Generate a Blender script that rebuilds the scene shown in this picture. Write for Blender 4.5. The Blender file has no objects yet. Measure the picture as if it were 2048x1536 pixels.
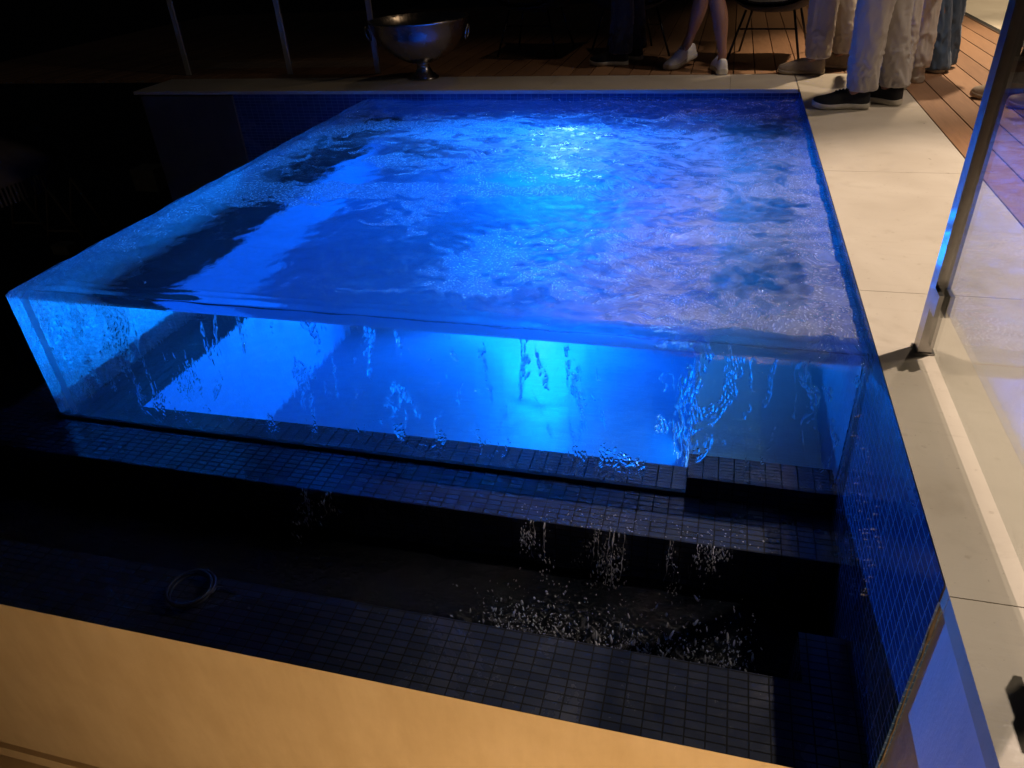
import bpy, bmesh, math, random
import numpy as np
from mathutils import Vector, Matrix, noise as mnoise
random.seed(7); rng = np.random.default_rng(11)
C = bpy.context.scene.collection
S = bpy.context.scene

# ------------------------------------------------------------------ camera
cam_d = bpy.data.cameras.new('camera'); cam = bpy.data.objects.new('camera', cam_d); C.objects.link(cam)
cam_d.sensor_width = 36.0; cam_d.lens = 25.864; cam_d.clip_start = 0.02; cam_d.clip_end = 400
R = ((0.96598696, 0.25286158, -0.05413151), (0.09280609, -0.53439049, -0.84012728), (-0.24136327, 0.80652826, -0.53968133))
cam.matrix_world = Matrix(((R[0][0], -R[1][0], -R[2][0], 0), (R[0][1], -R[1][1], -R[2][1], 0), (R[0][2], -R[1][2], -R[2][2], 1.0), (0, 0, 0, 1)))
S.camera = cam

# ------------------------------------------------------------------ night sky, exposure
w = bpy.data.worlds.new('World'); S.world = w; w.use_nodes = True
wn = w.node_tree.nodes; wl = w.node_tree.links
sky = wn.new('ShaderNodeTexSky'); sky.sky_type = 'NISHITA'; sky.sun_disc = False
sky.sun_elevation = math.radians(-4); sky.sun_rotation = math.radians(200)
wl.new(sky.outputs[0], wn['Background'].inputs[0]); wn['Background'].inputs[1].default_value = 0.10
S.view_settings.view_transform = 'Standard'; S.view_settings.look = 'None'; S.view_settings.exposure = 0; S.view_settings.gamma = 1
S.view_settings.use_curve_mapping = False
cy = S.cycles
cy.max_bounces = 20; cy.transmission_bounces = 16; cy.diffuse_bounces = 5; cy.glossy_bounces = 8; cy.transparent_max_bounces = 16
cy.caustics_refractive = True; cy.caustics_reflective = True; cy.blur_glossy = 0.3
cy.sample_clamp_indirect = 6.0; cy.sample_clamp_direct = 0; cy.use_denoising = True; cy.denoiser = 'OPENIMAGEDENOISE'
cy.use_adaptive_sampling = True; cy.adaptive_threshold = 0.01

# ------------------------------------------------------------------ lamps
def spot(name, loc, to, watt, col, size=150, blend=0.6, rad=0.04):
    d = bpy.data.lights.new(name, 'SPOT'); o = bpy.data.objects.new(name, d); C.objects.link(o)
    d.energy = watt; d.color = col; d.spot_size = math.radians(size); d.spot_blend = blend; d.shadow_soft_size = rad
    o.location = loc; o.rotation_euler = (Vector(to) - Vector(loc)).to_track_quat('-Z', 'Y').to_euler()
    return o
WARM = (1.0, 0.76, 0.47)
spot('terrace_downlight', (1.75, 2.75, 4.0), (1.45, 2.2, 0), 800, (1.0, 0.80, 0.65), 57, 0.5, 0.04)
spot('terrace_downlight', (1.75, 4.75, 4.0), (1.2, 4.4, 0), 190, (1.0, 0.80, 0.65), 84, 1.0, 0.05)
spot('terrace_downlight', (1.9, 6.9, 3.6), (1.7, 6.1, 0), 760, (1.0, 0.76, 0.52), 58, 0.8, 0.04)
spot('terrace_downlight', (-1.3, 6.7, 3.4), (-1.9, 5.5, 0), 9, (1.0, 0.70, 0.42), 70, 1.0, 0.05)
spot('indoor_and_fill_light', (3.3, 3.3, 2.7), (0.6, 2.2, 0), 130, (1.0, 0.80, 0.60), 120, 1.0, 0.35)  # added soft fill against black post shadows, not a lamp of the room
spot('indoor_and_fill_light', (3.0, 8.6, 2.6), (2.9, 8.3, 0), 260, (1.0, 0.78, 0.52), 110, 0.8, 0.05)
spot('wall_washer', (0.36, -0.75, -1.25), (0.15, 1.0, -1.2), 104, (1.0, 0.63, 0.30), 140, 0.7, 0.06)

# ------------------------------------------------------------------ materials
def srgb(r, g, b):
    f = lambda c: (c/255/12.92) if c/255 <= 0.04045 else ((c/255+0.055)/1.055)**2.4
    return (f(r), f(g), f(b), 1)
class Mat:
    def __init__(s, name):
        s.m = bpy.data.materials.new(name); s.m.use_nodes = True; s.t = s.m.node_tree; s.n = s.t.nodes
        s.n.clear(); s.out = s.n.new('ShaderNodeOutputMaterial')
    def N(s, typ, **kw):
        n = s.n.new('ShaderNode' + typ)
        for k, v in kw.items():
            if k.startswith('i_'):
                key = k[2:]; key = int(key) if key.isdigit() else key.replace('_', ' ')
                s.set(n.inputs[key], v)
            else: setattr(n, k, v)
        return n
    def set(s, sock, v):
        if isinstance(v, bpy.types.NodeSocket): s.t.links.new(v, sock)
        elif isinstance(v, bpy.types.Node): s.t.links.new(v.outputs[0], sock)
        else: sock.default_value = v
    def math(s, op, a, b=0.0, clamp=False):
        n = s.N('Math', operation=op, use_clamp=clamp); s.set(n.inputs[0], a); s.set(n.inputs[1], b); return n.outputs[0]
    def mix(s, fac, a, b):
        n = s.N('Mix', data_type='RGBA'); s.set(n.inputs['Factor'], fac); s.set(n.inputs[6], a); s.set(n.inputs[7], b); return n.outputs[2]
    def ramp(s, fac, stops):
        n = s.N('ValToRGB'); s.set(n.inputs[0], fac); e = n.color_ramp.elements
        while len(e) < len(stops): e.new(0.5)
        for q, (p, c) in zip(e, stops): q.position = p; q.color = c if len(c) == 4 else (*c, 1)
        return n.outputs[0]
    def sm(s, v, lo, hi):
        n = s.N('MapRange', interpolation_type='SMOOTHSTEP'); s.set(n.inputs[0], v); s.set(n.inputs[1], lo); s.set(n.inputs[2], hi); return n.outputs[0]
    def noise(s, vec, scale, detail=4, rough=0.55, dist=0.0):
        n = s.N('TexNoise', i_Scale=scale, i_Detail=detail, i_Roughness=rough, i_Distortion=dist); s.set(n.inputs['Vector'], vec); return n.outputs[0]
    def mapping(s, vec, sc=(1, 1, 1), loc=(0, 0, 0), rot=(0, 0, 0)):
        n = s.N('Mapping'); s.set(n.inputs[0], vec); n.inputs['Scale'].default_value = sc; n.inputs['Location'].default_value = loc; n.inputs['Rotation'].default_value = rot; return n.outputs[0]
    def coord(s, k='Object'): return s.N('TexCoord').outputs[k]
    def bump(s, h, strength=0.3, dist=0.01, nrm=None):
        n = s.N('Bump', i_Strength=strength, i_Distance=dist); s.set(n.inputs['Height'], h)
        if nrm is not None: s.set(n.inputs['Normal'], nrm)
        return n.outputs[0]
    def pbr(s, **kw):
        n = s.N('BsdfPrincipled')
        for k, v in kw.items(): s.set(n.inputs[k.replace('_', ' ')], v)
        return n
    def done(s, sh): s.set(s.out.inputs[0], sh); return s.m

def m_tile(name, c1, c2, grout, rough=0.16, wet=0.5, mortar=0.0013):
    m = Mat(name); uv = m.N('UVMap').outputs[0]
    b = m.N('TexBrick', offset=0.0, squash=1.0, i_Scale=1.0, i_Mortar_Size=mortar, i_Mortar_Smooth=0.15, i_Brick_Width=0.0475, i_Row_Height=0.0222)
    m.set(b.inputs['Vector'], uv); m.set(b.inputs['Color1'], c1); m.set(b.inputs['Color2'], c2); m.set(b.inputs['Mortar'], grout)
    fac = b.outputs['Fac']
    n1 = m.noise(uv, 9, 5); n2 = m.noise(uv, 260, 3)
    dirt = m.sm(m.noise(uv, 3.1, 6, 0.65, 0.8), 0.42, 0.75); sp = m.sm(m.noise(uv, 38, 4, 0.7), 0.60, 0.72)
    r = m.math('ADD', m.math('MULTIPLY', fac, 0.5), m.math('ADD', rough, m.math('ADD', m.math('MULTIPLY', dirt, 0.22), m.math('MULTIPLY', sp, 0.12))))
    col = m.mix(m.math('MULTIPLY', m.math('ADD', m.math('MULTIPLY', dirt, 0.6), m.math('MULTIPLY', sp, 0.4)), 0.08), b.outputs['Color'], (0.16, 0.17, 0.18, 1))
    h = m.math('ADD', m.math('SUBTRACT', 1.0, fac), m.math('ADD', m.math('MULTIPLY', n1, 0.5), m.math('MULTIPLY', n2, 0.12)))
    return m.done(m.pbr(Base_Color=col, Roughness=r, Normal=m.bump(h, 0.75, 0.0018), Coat_Weight=m.math('MULTIPLY', m.math('SUBTRACT', 1.0, fac), wet), Specular_IOR_Level=m.math('SUBTRACT', 0.5, m.math('MULTIPLY', fac, 0.4)), Coat_Roughness=0.08))
M = {}
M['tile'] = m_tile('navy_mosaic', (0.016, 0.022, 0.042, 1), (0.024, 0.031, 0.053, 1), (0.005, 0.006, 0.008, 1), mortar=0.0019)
M['tile_lit'] = m_tile('navy_mosaic_lit', (0.014, 0.055, 0.17, 1), (0.030, 0.08, 0.23, 1), (0.15, 0.22, 0.34, 1))  # the navy mosaic again, with blue pool light put into tile and grout colour
M['benchtile_lit'] = m_tile('bench_mosaic_lit', (0.14, 0.32, 0.38, 1), (0.17, 0.38, 0.43, 1), (0.2, 0.3, 0.3, 1), rough=0.5, wet=0)  # dark mosaic lightened to teal, light filtered through the water put in its colour
M['pooltile_lit'] = m_tile('pool_mosaic_lit', (0.05, 0.13, 0.30, 1), (0.07, 0.17, 0.36, 1), (0.12, 0.18, 0.3, 1), rough=0.5, wet=0)  # paler copy of the navy mosaic, brightened in colour to bounce more light out

def m_plain(name, col, rough=0.5, metal=0.0, nscale=0, namp=0.15, bump=0.0, **kw):
    m = Mat(name); base = col if len(col) == 4 else (*col, 1)
    if nscale:
        o = m.coord(); n = m.noise(o, nscale, 6, 0.6)
        d = tuple(c*(1-namp) for c in base[:3]) + (1,); l = tuple(min(1, c*(1+namp)) for c in base[:3]) + (1,)
        base = m.ramp(n, [(0.3, d), (0.7, l)])
        if bump: kw['Normal'] = m.bump(m.noise(o, nscale*6, 5), bump, 0.004)
    return m.done(m.pbr(Base_Color=base, Roughness=rough, Metallic=metal, **kw))

def m_stone():
    m = Mat('cream_stone'); o = m.coord()
    n = m.noise(o, 2.2, 6, 0.6, 0.6); v = m.noise(m.mapping(o, (1.2, 9, 1), rot=(0, 0, 0.25)), 3, 7, 0.65, 1.2); sp = m.noise(o, 95, 3)
    c = m.ramp(n, [(0.25, (0.50, 0.44, 0.35)), (0.75, (0.62, 0.56, 0.46))])
    c = m.mix(m.math('MULTIPLY', m.sm(v, 0.55, 0.8), 0.35), c, (0.40, 0.34, 0.26, 1))
    c = m.mix(m.math('MULTIPLY', m.sm(sp, 0.66, 0.75), 0.5), c, (0.30, 0.25, 0.19, 1))
    stn = m.sm(m.noise(o, 6.5, 6, 0.6, 0.7), 0.56, 0.70); drp = m.sm(m.noise(o, 30, 3, 0.5), 0.66, 0.70)
    c = m.mix(m.math('MULTIPLY', stn, 0.22), c, (0.36, 0.30, 0.22, 1)); c = m.mix(m.math('MULTIPLY', drp, 0.30), c, (0.34, 0.28, 0.21, 1))
    r = m.math('SUBTRACT', m.math('ADD', 0.40, m.math('MULTIPLY', n, 0.2)), m.math('ADD', m.math('MULTIPLY', stn, 0.14), m.math('MULTIPLY', drp, 0.2)))
    return m.done(m.pbr(Base_Color=c, Roughness=r, Normal=m.bump(m.math('ADD', v, m.math('MULTIPLY', sp, 0.3)), 0.12, 0.004)))
M['stone'] = m_stone()
def m_plaster(name, a, b, bump=0.25):
    m = Mat(name); o = m.coord()
    n = m.noise(o, 3.0, 6, 0.6); f = m.noise(m.mapping(o, (1, 1, 0.25)), 14, 6, 0.65); g = m.noise(o, 120, 3)
    c = m.mix(m.sm(m.math('ADD', m.math('MULTIPLY', n, 0.6), m.math('MULTIPLY', f, 0.4)), 0.3, 0.7), a, b)
    return m.done(m.pbr(Base_Color=c, Roughness=0.62, Normal=m.bump(m.math('ADD', f, m.math('MULTIPLY', g, 0.25)), bump, 0.006)))
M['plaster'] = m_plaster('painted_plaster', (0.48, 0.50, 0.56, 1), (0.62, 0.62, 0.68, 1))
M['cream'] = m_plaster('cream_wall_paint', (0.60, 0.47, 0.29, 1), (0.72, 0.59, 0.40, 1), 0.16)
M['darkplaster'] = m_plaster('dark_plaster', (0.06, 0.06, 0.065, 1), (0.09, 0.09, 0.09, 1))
def m_wood():
    m = Mat('hardwood_boards'); o = m.coord(); uv = m.N('UVMap').outputs[0]
    rnd = m.N('Attribute', attribute_name='board').outputs['Fac']
    g = m.noise(m.mapping(o, (34, 1.6, 1)), 3, 8, 0.65, 0.7); f = m.noise(m.mapping(o, (150, 4, 1)), 4, 4)
    c = m.ramp(m.math('ADD', m.math('MULTIPLY', g, 0.7), m.math('MULTIPLY', rnd, 0.3)), [(0.2, (0.20, 0.098, 0.047)), (0.5, (0.33, 0.175, 0.088)), (0.8, (0.43, 0.24, 0.125))])
    return m.done(m.pbr(Base_Color=c, Roughness=m.math('ADD', 0.38, m.math('MULTIPLY', g, 0.25)), Normal=m.bump(m.math('ADD', g, f), 0.15, 0.002)))
M['wood'] = m_wood()
M['ground'] = m_plain('night_ground', (0.03, 0.032, 0.028), 0.9, nscale=0.6, namp=0.4)
M['steel'] = m_plain('brushed_steel', (0.36, 0.35, 0.34), 0.30, 0.95, nscale=30, namp=0.08)
M['satin'] = m_plain('satin_steel', (0.6, 0.6, 0.6), 0.55, 0.85)
M['track'] = m_plain('track_aluminium', (0.5, 0.5, 0.5), 0.3, 1.0)
M['black'] = m_plain('black_metal', (0.012, 0.012, 0.013), 0.35)
M['blackcloth'] = m_plain('black_weave', (0.008, 0.008, 0.010), 0.85, nscale=60, namp=0.4, bump=0.2)
M['rubber'] = m_plain('black_rubber_hose', (0.012, 0.014, 0.022), 0.45)
M['gap'] = m_plain('sand_joint', (0.22, 0.19, 0.15), 0.9)
M['mortar'] = m_plain('rough_mortar', (0.10, 0.08, 0.06), 0.9, nscale=25, namp=0.5, bump=0.5)
M['tan'] = m_plain('tan_wood', (0.45, 0.30, 0.16), 0.6, nscale=9)
M['canvas'] = m_plain('dark_canvas', (0.16, 0.13, 0.15), 0.9, nscale=8)
M['teal'] = m_plain('teal_canvas', (0.06, 0.2, 0.18), 0.9)
M['pale'] = m_plain('pale_fabric', (0.4, 0.33, 0.2), 0.9, nscale=6)
def m_bowl():
    m = Mat('hammered_steel'); o = m.coord(); n = m.noise(o, 22, 3); v = m.N('TexVoronoi', i_Scale=26.0); m.set(v.inputs['Vector'], o)
    return m.done(m.pbr(Base_Color=(0.42, 0.38, 0.35, 1), Metallic=1.0, Roughness=m.math('ADD', 0.17, m.math('MULTIPLY', n, 0.16)), Normal=m.bump(v.outputs['Distance'], 0.12, 0.01)))
M['bowl'] = m_bowl()
def m_glass(name, tint, ior=1.5, film=0.0):
    m = Mat(name)
    # a thin pane: clear transmission plus Fresnel reflection
    ge = m.N('NewGeometry'); dt = m.N('VectorMath', operation='DOT_PRODUCT'); m.set(dt.inputs[0], ge.outputs['Normal']); m.set(dt.inputs[1], ge.outputs['Incoming'])
    cs = m.math('SUBTRACT', 1.0, m.math('ABSOLUTE', dt.outputs['Value'])); f0 = ((ior-1)/(ior+1))**2
    fr = m.math('ADD', f0, m.math('MULTIPLY', m.math('POWER', cs, 5.0), 1-f0))
    gl = m.N('BsdfGlossy', i_Roughness=0.0); tr = m.N('BsdfTransparent', i_Color=tint)
    mx = m.N('MixShader'); m.set(mx.inputs[0], fr); m.set(mx.inputs[1], tr); m.set(mx.inputs[2], gl)
    return m.done(mx)
M['pane'] = m_glass('balustrade_glass', (0.96, 0.975, 0.965, 1), 2.0)
def m_cloth(name, a, b, scale=420, rough=0.85, sheen=0.2):
    m = Mat(name); uv = m.N('UVMap').outputs[0]; o = m.coord()
    wv = m.N('TexWave', wave_type='BANDS', bands_direction='X', i_Scale=scale/6.0, i_Distortion=1.5); m.set(wv.inputs['Vector'], uv)
    wh = m.N('TexWave', wave_type='BANDS', bands_direction='Y', i_Scale=scale/6.0, i_Distortion=1.5); m.set(wh.inputs['Vector'], uv)
    n = m.noise(o, 7, 5); wf = m.math('MULTIPLY', wv.outputs['Fac'], wh.outputs['Fac'])
    c = m.mix(m.math('ADD', m.math('MULTIPLY', n, 0.7), m.math('MULTIPLY', wf, 0.3)), a, b)
    return m.done(m.pbr(Base_Color=c, Roughness=rough, Sheen_Weight=sheen, Normal=m.bump(m.math('ADD', wf, m.noise(o, 40, 4)), 0.25, 0.002)))
M['linen'] = m_cloth('grey_linen', (0.36, 0.335, 0.31, 1), (0.50, 0.465, 0.43, 1))
M['beige'] = m_cloth('beige_cotton', (0.38, 0.32, 0.26, 1), (0.52, 0.45, 0.37, 1))
M['white_cloth'] = m_cloth('white_cotton', (0.74, 0.71, 0.66, 1), (0.86, 0.83, 0.78, 1))
M['denim'] = m_cloth('blue_denim', (0.045, 0.085, 0.15, 1), (0.11, 0.18, 0.29, 1))
M['darkcloth'] = m_cloth('black_cloth', (0.008, 0.008, 0.010, 1), (0.014, 0.014, 0.018, 1))
M['shirt'] = m_cloth('shirt_cloth', (0.25, 0.25, 0.27, 1), (0.35, 0.35, 0.36, 1))
M['shorts'] = m_cloth('pale_shorts', (0.40, 0.34, 0.30, 1), (0.5, 0.44, 0.38, 1))
M['skin'] = m_plain('skin', (0.33, 0.17, 0.11), 0.5, nscale=12, namp=0.12, bump=0.05, Subsurface_Weight=0.1)
M['hair'] = m_plain('dark_hair', (0.02, 0.013, 0.01), 0.5)
M['sn_white'] = m_plain('white_leather', (0.82, 0.80, 0.77), 0.5, nscale=40, namp=0.08, bump=0.1)
M['sole_white'] = m_plain('off_white_rubber', (0.62, 0.58, 0.50), 0.6, nscale=30, namp=0.12)
M['sn_black'] = m_plain('black_suede', (0.010, 0.010, 0.012), 0.8, nscale=50, namp=0.4, bump=0.2)
M['sn_beige'] = m_plain('beige_suede', (0.32, 0.25, 0.18), 0.85, nscale=50, namp=0.15, bump=0.15)
M['sole_beige'] = m_plain('beige_rubber', (0.36, 0.29, 0.21), 0.7)
M['lace'] = m_plain('shoe_lace', (0.7, 0.68, 0.64), 0.8)
M['lace_black'] = m_plain('black_lace', (0.015, 0.015, 0.015), 0.8)

# ------------------------------------------------------------------ object helpers
def tag(o, label, cat, group=None, kind=None):
    if label: o['label'] = label
    if cat: o['category'] = cat
    if group: o['group'] = group
    if kind: o['kind'] = kind
    return o
def thing(name, loc, label, cat, group=None):
    o = bpy.data.objects.new(name, None); C.objects.link(o); o.location = loc; o.empty_display_size = 0.1
    return tag(o, label, cat, group)
def link(name, me, mat, parent=None):
    o = bpy.data.objects.new(name, me); C.objects.link(o)
    if mat is not None: me.materials.append(mat)
    if parent is not None:
        o.parent = parent; o.matrix_parent_inverse = Matrix.Translation(-Vector(parent.location)) if not parent.get('_rot') else parent.matrix_world.inverted()
    return o
class MB:
    def __init__(s): s.v = []; s.f = []; s.uv = []; s.sm = []
    def quad(s, pts, uvs=None, smooth=False):
        i = len(s.v); s.v += [tuple(p) for p in pts]; s.f.append(tuple(range(i, i+len(pts))))
        if uvs is None:
            a = Vector(pts[1]) - Vector(pts[0]); b = Vector(pts[-1]) - Vector(pts[0]); n = a.cross(b); ax = max(range(3), key=lambda k: abs(n[k]))
            uvs = [((p[0], p[1]), (p[1], p[2]), (p[0], p[2]))[(2, 0, 1)[0] == 2 and {2: 0, 0: 1, 1: 2}[ax]] for p in pts]
        s.uv.append(uvs); s.sm.append(smooth)
    def box(s, x0, x1, y0, y1, z0, z1, skip=''):
        P = lambda *a: a
        F = {'-x': [(x0,y1,z0),(x0,y0,z0),(x0,y0,z1),(x0,y1,z1)][::-1][::-1], '+x': [(x1,y0,z0),(x1,y1,z0),(x1,y1,z1),(x1,y0,z1)],
             '-y': [(x0,y0,z0),(x1,y0,z0),(x1,y0,z1),(x0,y0,z1)], '+y': [(x1,y1,z0),(x0,y1,z0),(x0,y1,z1),(x1,y1,z1)],
             '-z': [(x0,y1,z0),(x1,y1,z0),(x1,y0,z0),(x0,y0,z0)], '+z': [(x0,y0,z1),(x1,y0,z1),(x1,y1,z1),(x0,y1,z1)]}
        for k, q in F.items():
            if k not in skip.split(): s.quad(q)
        return s
    def grid(s, P, closed_u=False, closed_v=False, caps=False, uvscale=1.0):
        # P[nv][nu] points
        nv, nu = len(P), len(P[0]); base = len(s.v)
        for r in P: s.v += [tuple(p) for p in r]
        for j in range(nv if closed_v else nv-1):
            for i in range(nu if closed_u else nu-1):
                i2, j2 = (i+1) % nu, (j+1) % nv
                s.f.append((base+j*nu+i, base+j*nu+i2, base+j2*nu+i2, base+j2*nu+i))
                s.uv.append([(i/nu*uvscale, j/nv), ((i+1)/nu*uvscale, j/nv), ((i+1)/nu*uvscale, (j+1)/nv), (i/nu*uvscale, (j+1)/nv)]); s.sm.append(True)
        if caps:
            for r, rev in ((0, True), (nv-1, False)):
                ids = [base+r*nu+i for i in range(nu)]; s.f.append(tuple(ids[::-1] if rev else ids)); s.uv.append([(0, 0)]*nu); s.sm.append(False)
        return s
    def tube(s, pts, rad, n=8, caps=True):
        pts = [Vector(p) for p in pts]; rad = rad if hasattr(rad, '__len__') else [rad]*len(pts)
        up = None; rings = []
        for k, p in enumerate(pts):
            t = (pts[min(k+1, len(pts)-1)] - pts[max(k-1, 0)]).normalized()
            if up is None:
                up = t.orthogonal().normalized()
            up = (up - t*up.dot(t)).normalized(); b = t.cross(up)
            rings.append([p + (up*math.cos(a) + b*math.sin(a))*rad[k] for a in [2*math.pi*i/n for i in range(n)]])
        return s.grid(rings, closed_u=True, caps=caps)
    def lathe(s, prof, c=(0, 0, 0), n=48):
        return s.grid([[(c[0]+r*math.cos(a), c[1]+r*math.sin(a), c[2]+z) for a in [2*math.pi*i/n for i in range(n)]] for r, z in prof], closed_u=True)
    def mesh(s, name):
        me = bpy.data.meshes.new(name); me.from_pydata(s.v, [], s.f)
        u = me.uv_layers.new(name='UVMap'); flat = [c for f in s.uv for q in f for c in q]; u.data.foreach_set('uv', flat)
        me.polygons.foreach_set('use_smooth', s.sm); me.update(); return me
    def build(s, name, mat, parent=None, bevel=0.0):
        o = link(name, s.mesh(name), mat, parent)
        if bevel:
            b = o.modifiers.new('bevel', 'BEVEL'); b.width = bevel; b.segments = 2; b.limit_method = 'ANGLE'; b.angle_limit = 0.6
        return o

# ------------------------------------------------------------------ ground, terraces
g = MB(); g.quad([(-200, -200, -3), (200, -200, -3), (200, 200, -3), (-200, 200, -3)]); tag(g.build('ground', M['ground']), None, None, kind='structure')
tag(MB().box(-4.33, 6.0, 5.06, 12.0, -2.999, -0.05).box(1.032, 6.0, -3, 5.06, -2.999, -0.05).build('terrace_base', M['darkplaster']), None, None, kind='structure')
lt = MB().box(-8.0, 0.438, -4, 0.995, -1.62, -1.52); tag(lt.build('lower_terrace', M['cream']), None, None, kind='structure')

# stone paving (L shaped, large slabs)
ps = MB(); G = 0.0011
ys = [-1.4, -0.2, 0.985, 2.17, 3.35, 4.53, 5.47]
for a, b in zip(ys[:-1], ys[1:]): ps.box(0.4418, 1.028, a+G, b-G, -0.042, 0.0)
xs = [-4.36, -3.5, -2.32, -1.14, 0.035, 0.435]
for k, (a, b) in enumerate(zip(xs[:-1], xs[1:])): ps.box(a+G, b-G, 4.992, 5.47, -0.022, 0.0)
tag(ps.build('stone_paving', M['stone'], bevel=0.0015), None, None, kind='structure')
tag(MB().box(0.4535, 1.02, -1.39, 5.46, -0.041, -0.004).box(-4.33, 0.45, 5.02, 5.46, -0.02, -0.004).build('paving_bed', M['gap']), None, None, kind='structure')
# timber deck: boards along y
db = MB(); rnds = []
def board(x0, x1, y0, y1):
    y = y0
    cuts = [y0, y1]
    for a, b in zip(cuts[:-1], cuts[1:]):
        n0 = len(db.f); db.box(x0+0.0038, x1-0.0038, a, b, -0.026, 0.001, skip='-z'); rnds.extend([random.random()]*(len(db.f)-n0))
k = 0; x = 1.03
while x < 1.99:
    board(x, min(x+0.14, 2.01), -2.0, 10.0); x += 0.14
x = 1.03
while x > -7: board(x-0.14, x, 5.474, 10.0); x -= 0.14
dk = db.build('timber_deck', M['wood'], bevel=0.0015)
at = dk.data.attributes.new('board', 'FLOAT', 'FACE'); at.data.foreach_set('value', rnds); tag(dk, None, None, kind='structure')
MB
tag(MB().box(1.03, 2.02, -2, 10, -0.05, -0.03).box(-4.3, 1.03, 5.474, 10, -0.049, -0.031).build('deck_void', M['black']), None, None, kind='structure')
# interior floor beyond the sliding door and its track
tag(MB().box(2.06, 6.0, 1.0, 12, -0.04, 0.004).build('indoor_floor', M['stone']), None, None, kind='structure')
tr = thing('door_track', (2.03, 6.5, 0), 'slim metal sliding door track between the timber deck and pale indoor floor', 'door track')
for q, (a, b) in enumerate(((2.012, 2.020), (2.026, 2.032), (2.038, 2.046), (2.052, 2.059))): MB().box(a, b, 1.0, 12, -0.03, 0.008).build('rail', M['track'], tr, 0.001)

# ------------------------------------------------------------------ pool shell
rw = thing('tiled_side_wall', (0.44, 3, -0.5), 'tall side wall right of the water, half dark blue mosaic, half bare plaster', 'wall')
t = MB(); t.quad([(0.44, 5.0, -1.7), (0.44, 1.012, -1.7), (0.44, 1.012, -0.0015), (0.44, 5.0, -0.0015)]); t.quad([(0.44, 1.012, -1.7), (0.452, 1.012, -1.7), (0.452, 1.012, -0.0445), (0.44, 1.012, -0.0445)])
t.build('mosaic_cladding', M['tile_lit'], rw)
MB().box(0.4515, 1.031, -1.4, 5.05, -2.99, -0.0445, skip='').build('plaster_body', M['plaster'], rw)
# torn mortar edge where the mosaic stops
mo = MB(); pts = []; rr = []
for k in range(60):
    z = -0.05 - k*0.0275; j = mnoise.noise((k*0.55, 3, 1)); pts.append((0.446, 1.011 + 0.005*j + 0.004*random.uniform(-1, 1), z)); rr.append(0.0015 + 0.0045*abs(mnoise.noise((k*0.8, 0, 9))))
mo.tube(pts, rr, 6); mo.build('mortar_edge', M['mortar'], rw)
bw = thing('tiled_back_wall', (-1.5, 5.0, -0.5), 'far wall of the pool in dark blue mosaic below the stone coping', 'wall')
t = MB(); t.quad([(-3.5, 5.0, -1.7), (0.44, 5.0, -1.7), (0.44, 5.0, -0.0225), (-3.5, 5.0, -0.0225)]); t.build('mosaic_cladding', M['tile_lit'], bw)
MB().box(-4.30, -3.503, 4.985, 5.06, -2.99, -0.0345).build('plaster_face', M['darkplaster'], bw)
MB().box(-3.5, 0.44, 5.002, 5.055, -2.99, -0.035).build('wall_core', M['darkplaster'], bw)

basin = thing('pool_basin', (-1, 3.4, -1.2), 'submerged blue tiled basin with bench and kerbs inside the glass sided pool', 'pool basin')
ZF = -1.18
t = MB(); t.quad([(-2.15, 2.06, ZF), (0.0, 2.06, ZF), (0.0, 5.0, ZF), (-2.15, 5.0, ZF)]); t.build('basin_floor', M['pooltile_lit'], basin)
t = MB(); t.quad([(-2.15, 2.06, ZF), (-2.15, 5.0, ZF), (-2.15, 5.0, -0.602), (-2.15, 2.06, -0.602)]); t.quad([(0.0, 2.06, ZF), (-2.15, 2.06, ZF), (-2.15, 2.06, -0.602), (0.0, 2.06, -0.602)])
t.build('kerb_riser', M['pooltile_lit'], basin)
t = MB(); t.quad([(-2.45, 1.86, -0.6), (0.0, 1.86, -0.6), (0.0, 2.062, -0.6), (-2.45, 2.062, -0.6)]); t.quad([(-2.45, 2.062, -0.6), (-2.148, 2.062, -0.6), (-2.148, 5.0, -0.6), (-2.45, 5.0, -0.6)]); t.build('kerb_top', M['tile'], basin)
t = MB(); t.quad([(0.0, 5.0, ZF), (0.0, 2.06, ZF), (0.0, 2.06, -0.62), (0.0, 5.0, -0.62)]); t.quad([(0.0, 2.03, -0.62), (0.44, 2.03, -0.62), (0.44, 5.0, -0.62), (0.0, 5.0, -0.62)]); t.build('bench', M['benchtile_lit'], basin)
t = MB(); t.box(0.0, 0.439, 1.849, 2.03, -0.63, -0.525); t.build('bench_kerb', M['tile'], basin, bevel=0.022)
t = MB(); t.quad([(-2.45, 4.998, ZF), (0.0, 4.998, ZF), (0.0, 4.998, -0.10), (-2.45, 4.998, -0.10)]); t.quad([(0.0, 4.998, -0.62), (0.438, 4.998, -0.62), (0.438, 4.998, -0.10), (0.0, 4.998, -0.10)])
t.quad([(0.4385, 4.998, -0.62), (0.4385, 1.93, -0.62), (0.4385, 1.93, -0.10), (0.4385, 4.998, -0.10)]); t.build('inner_cladding', M['pooltile_lit'], basin)
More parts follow.
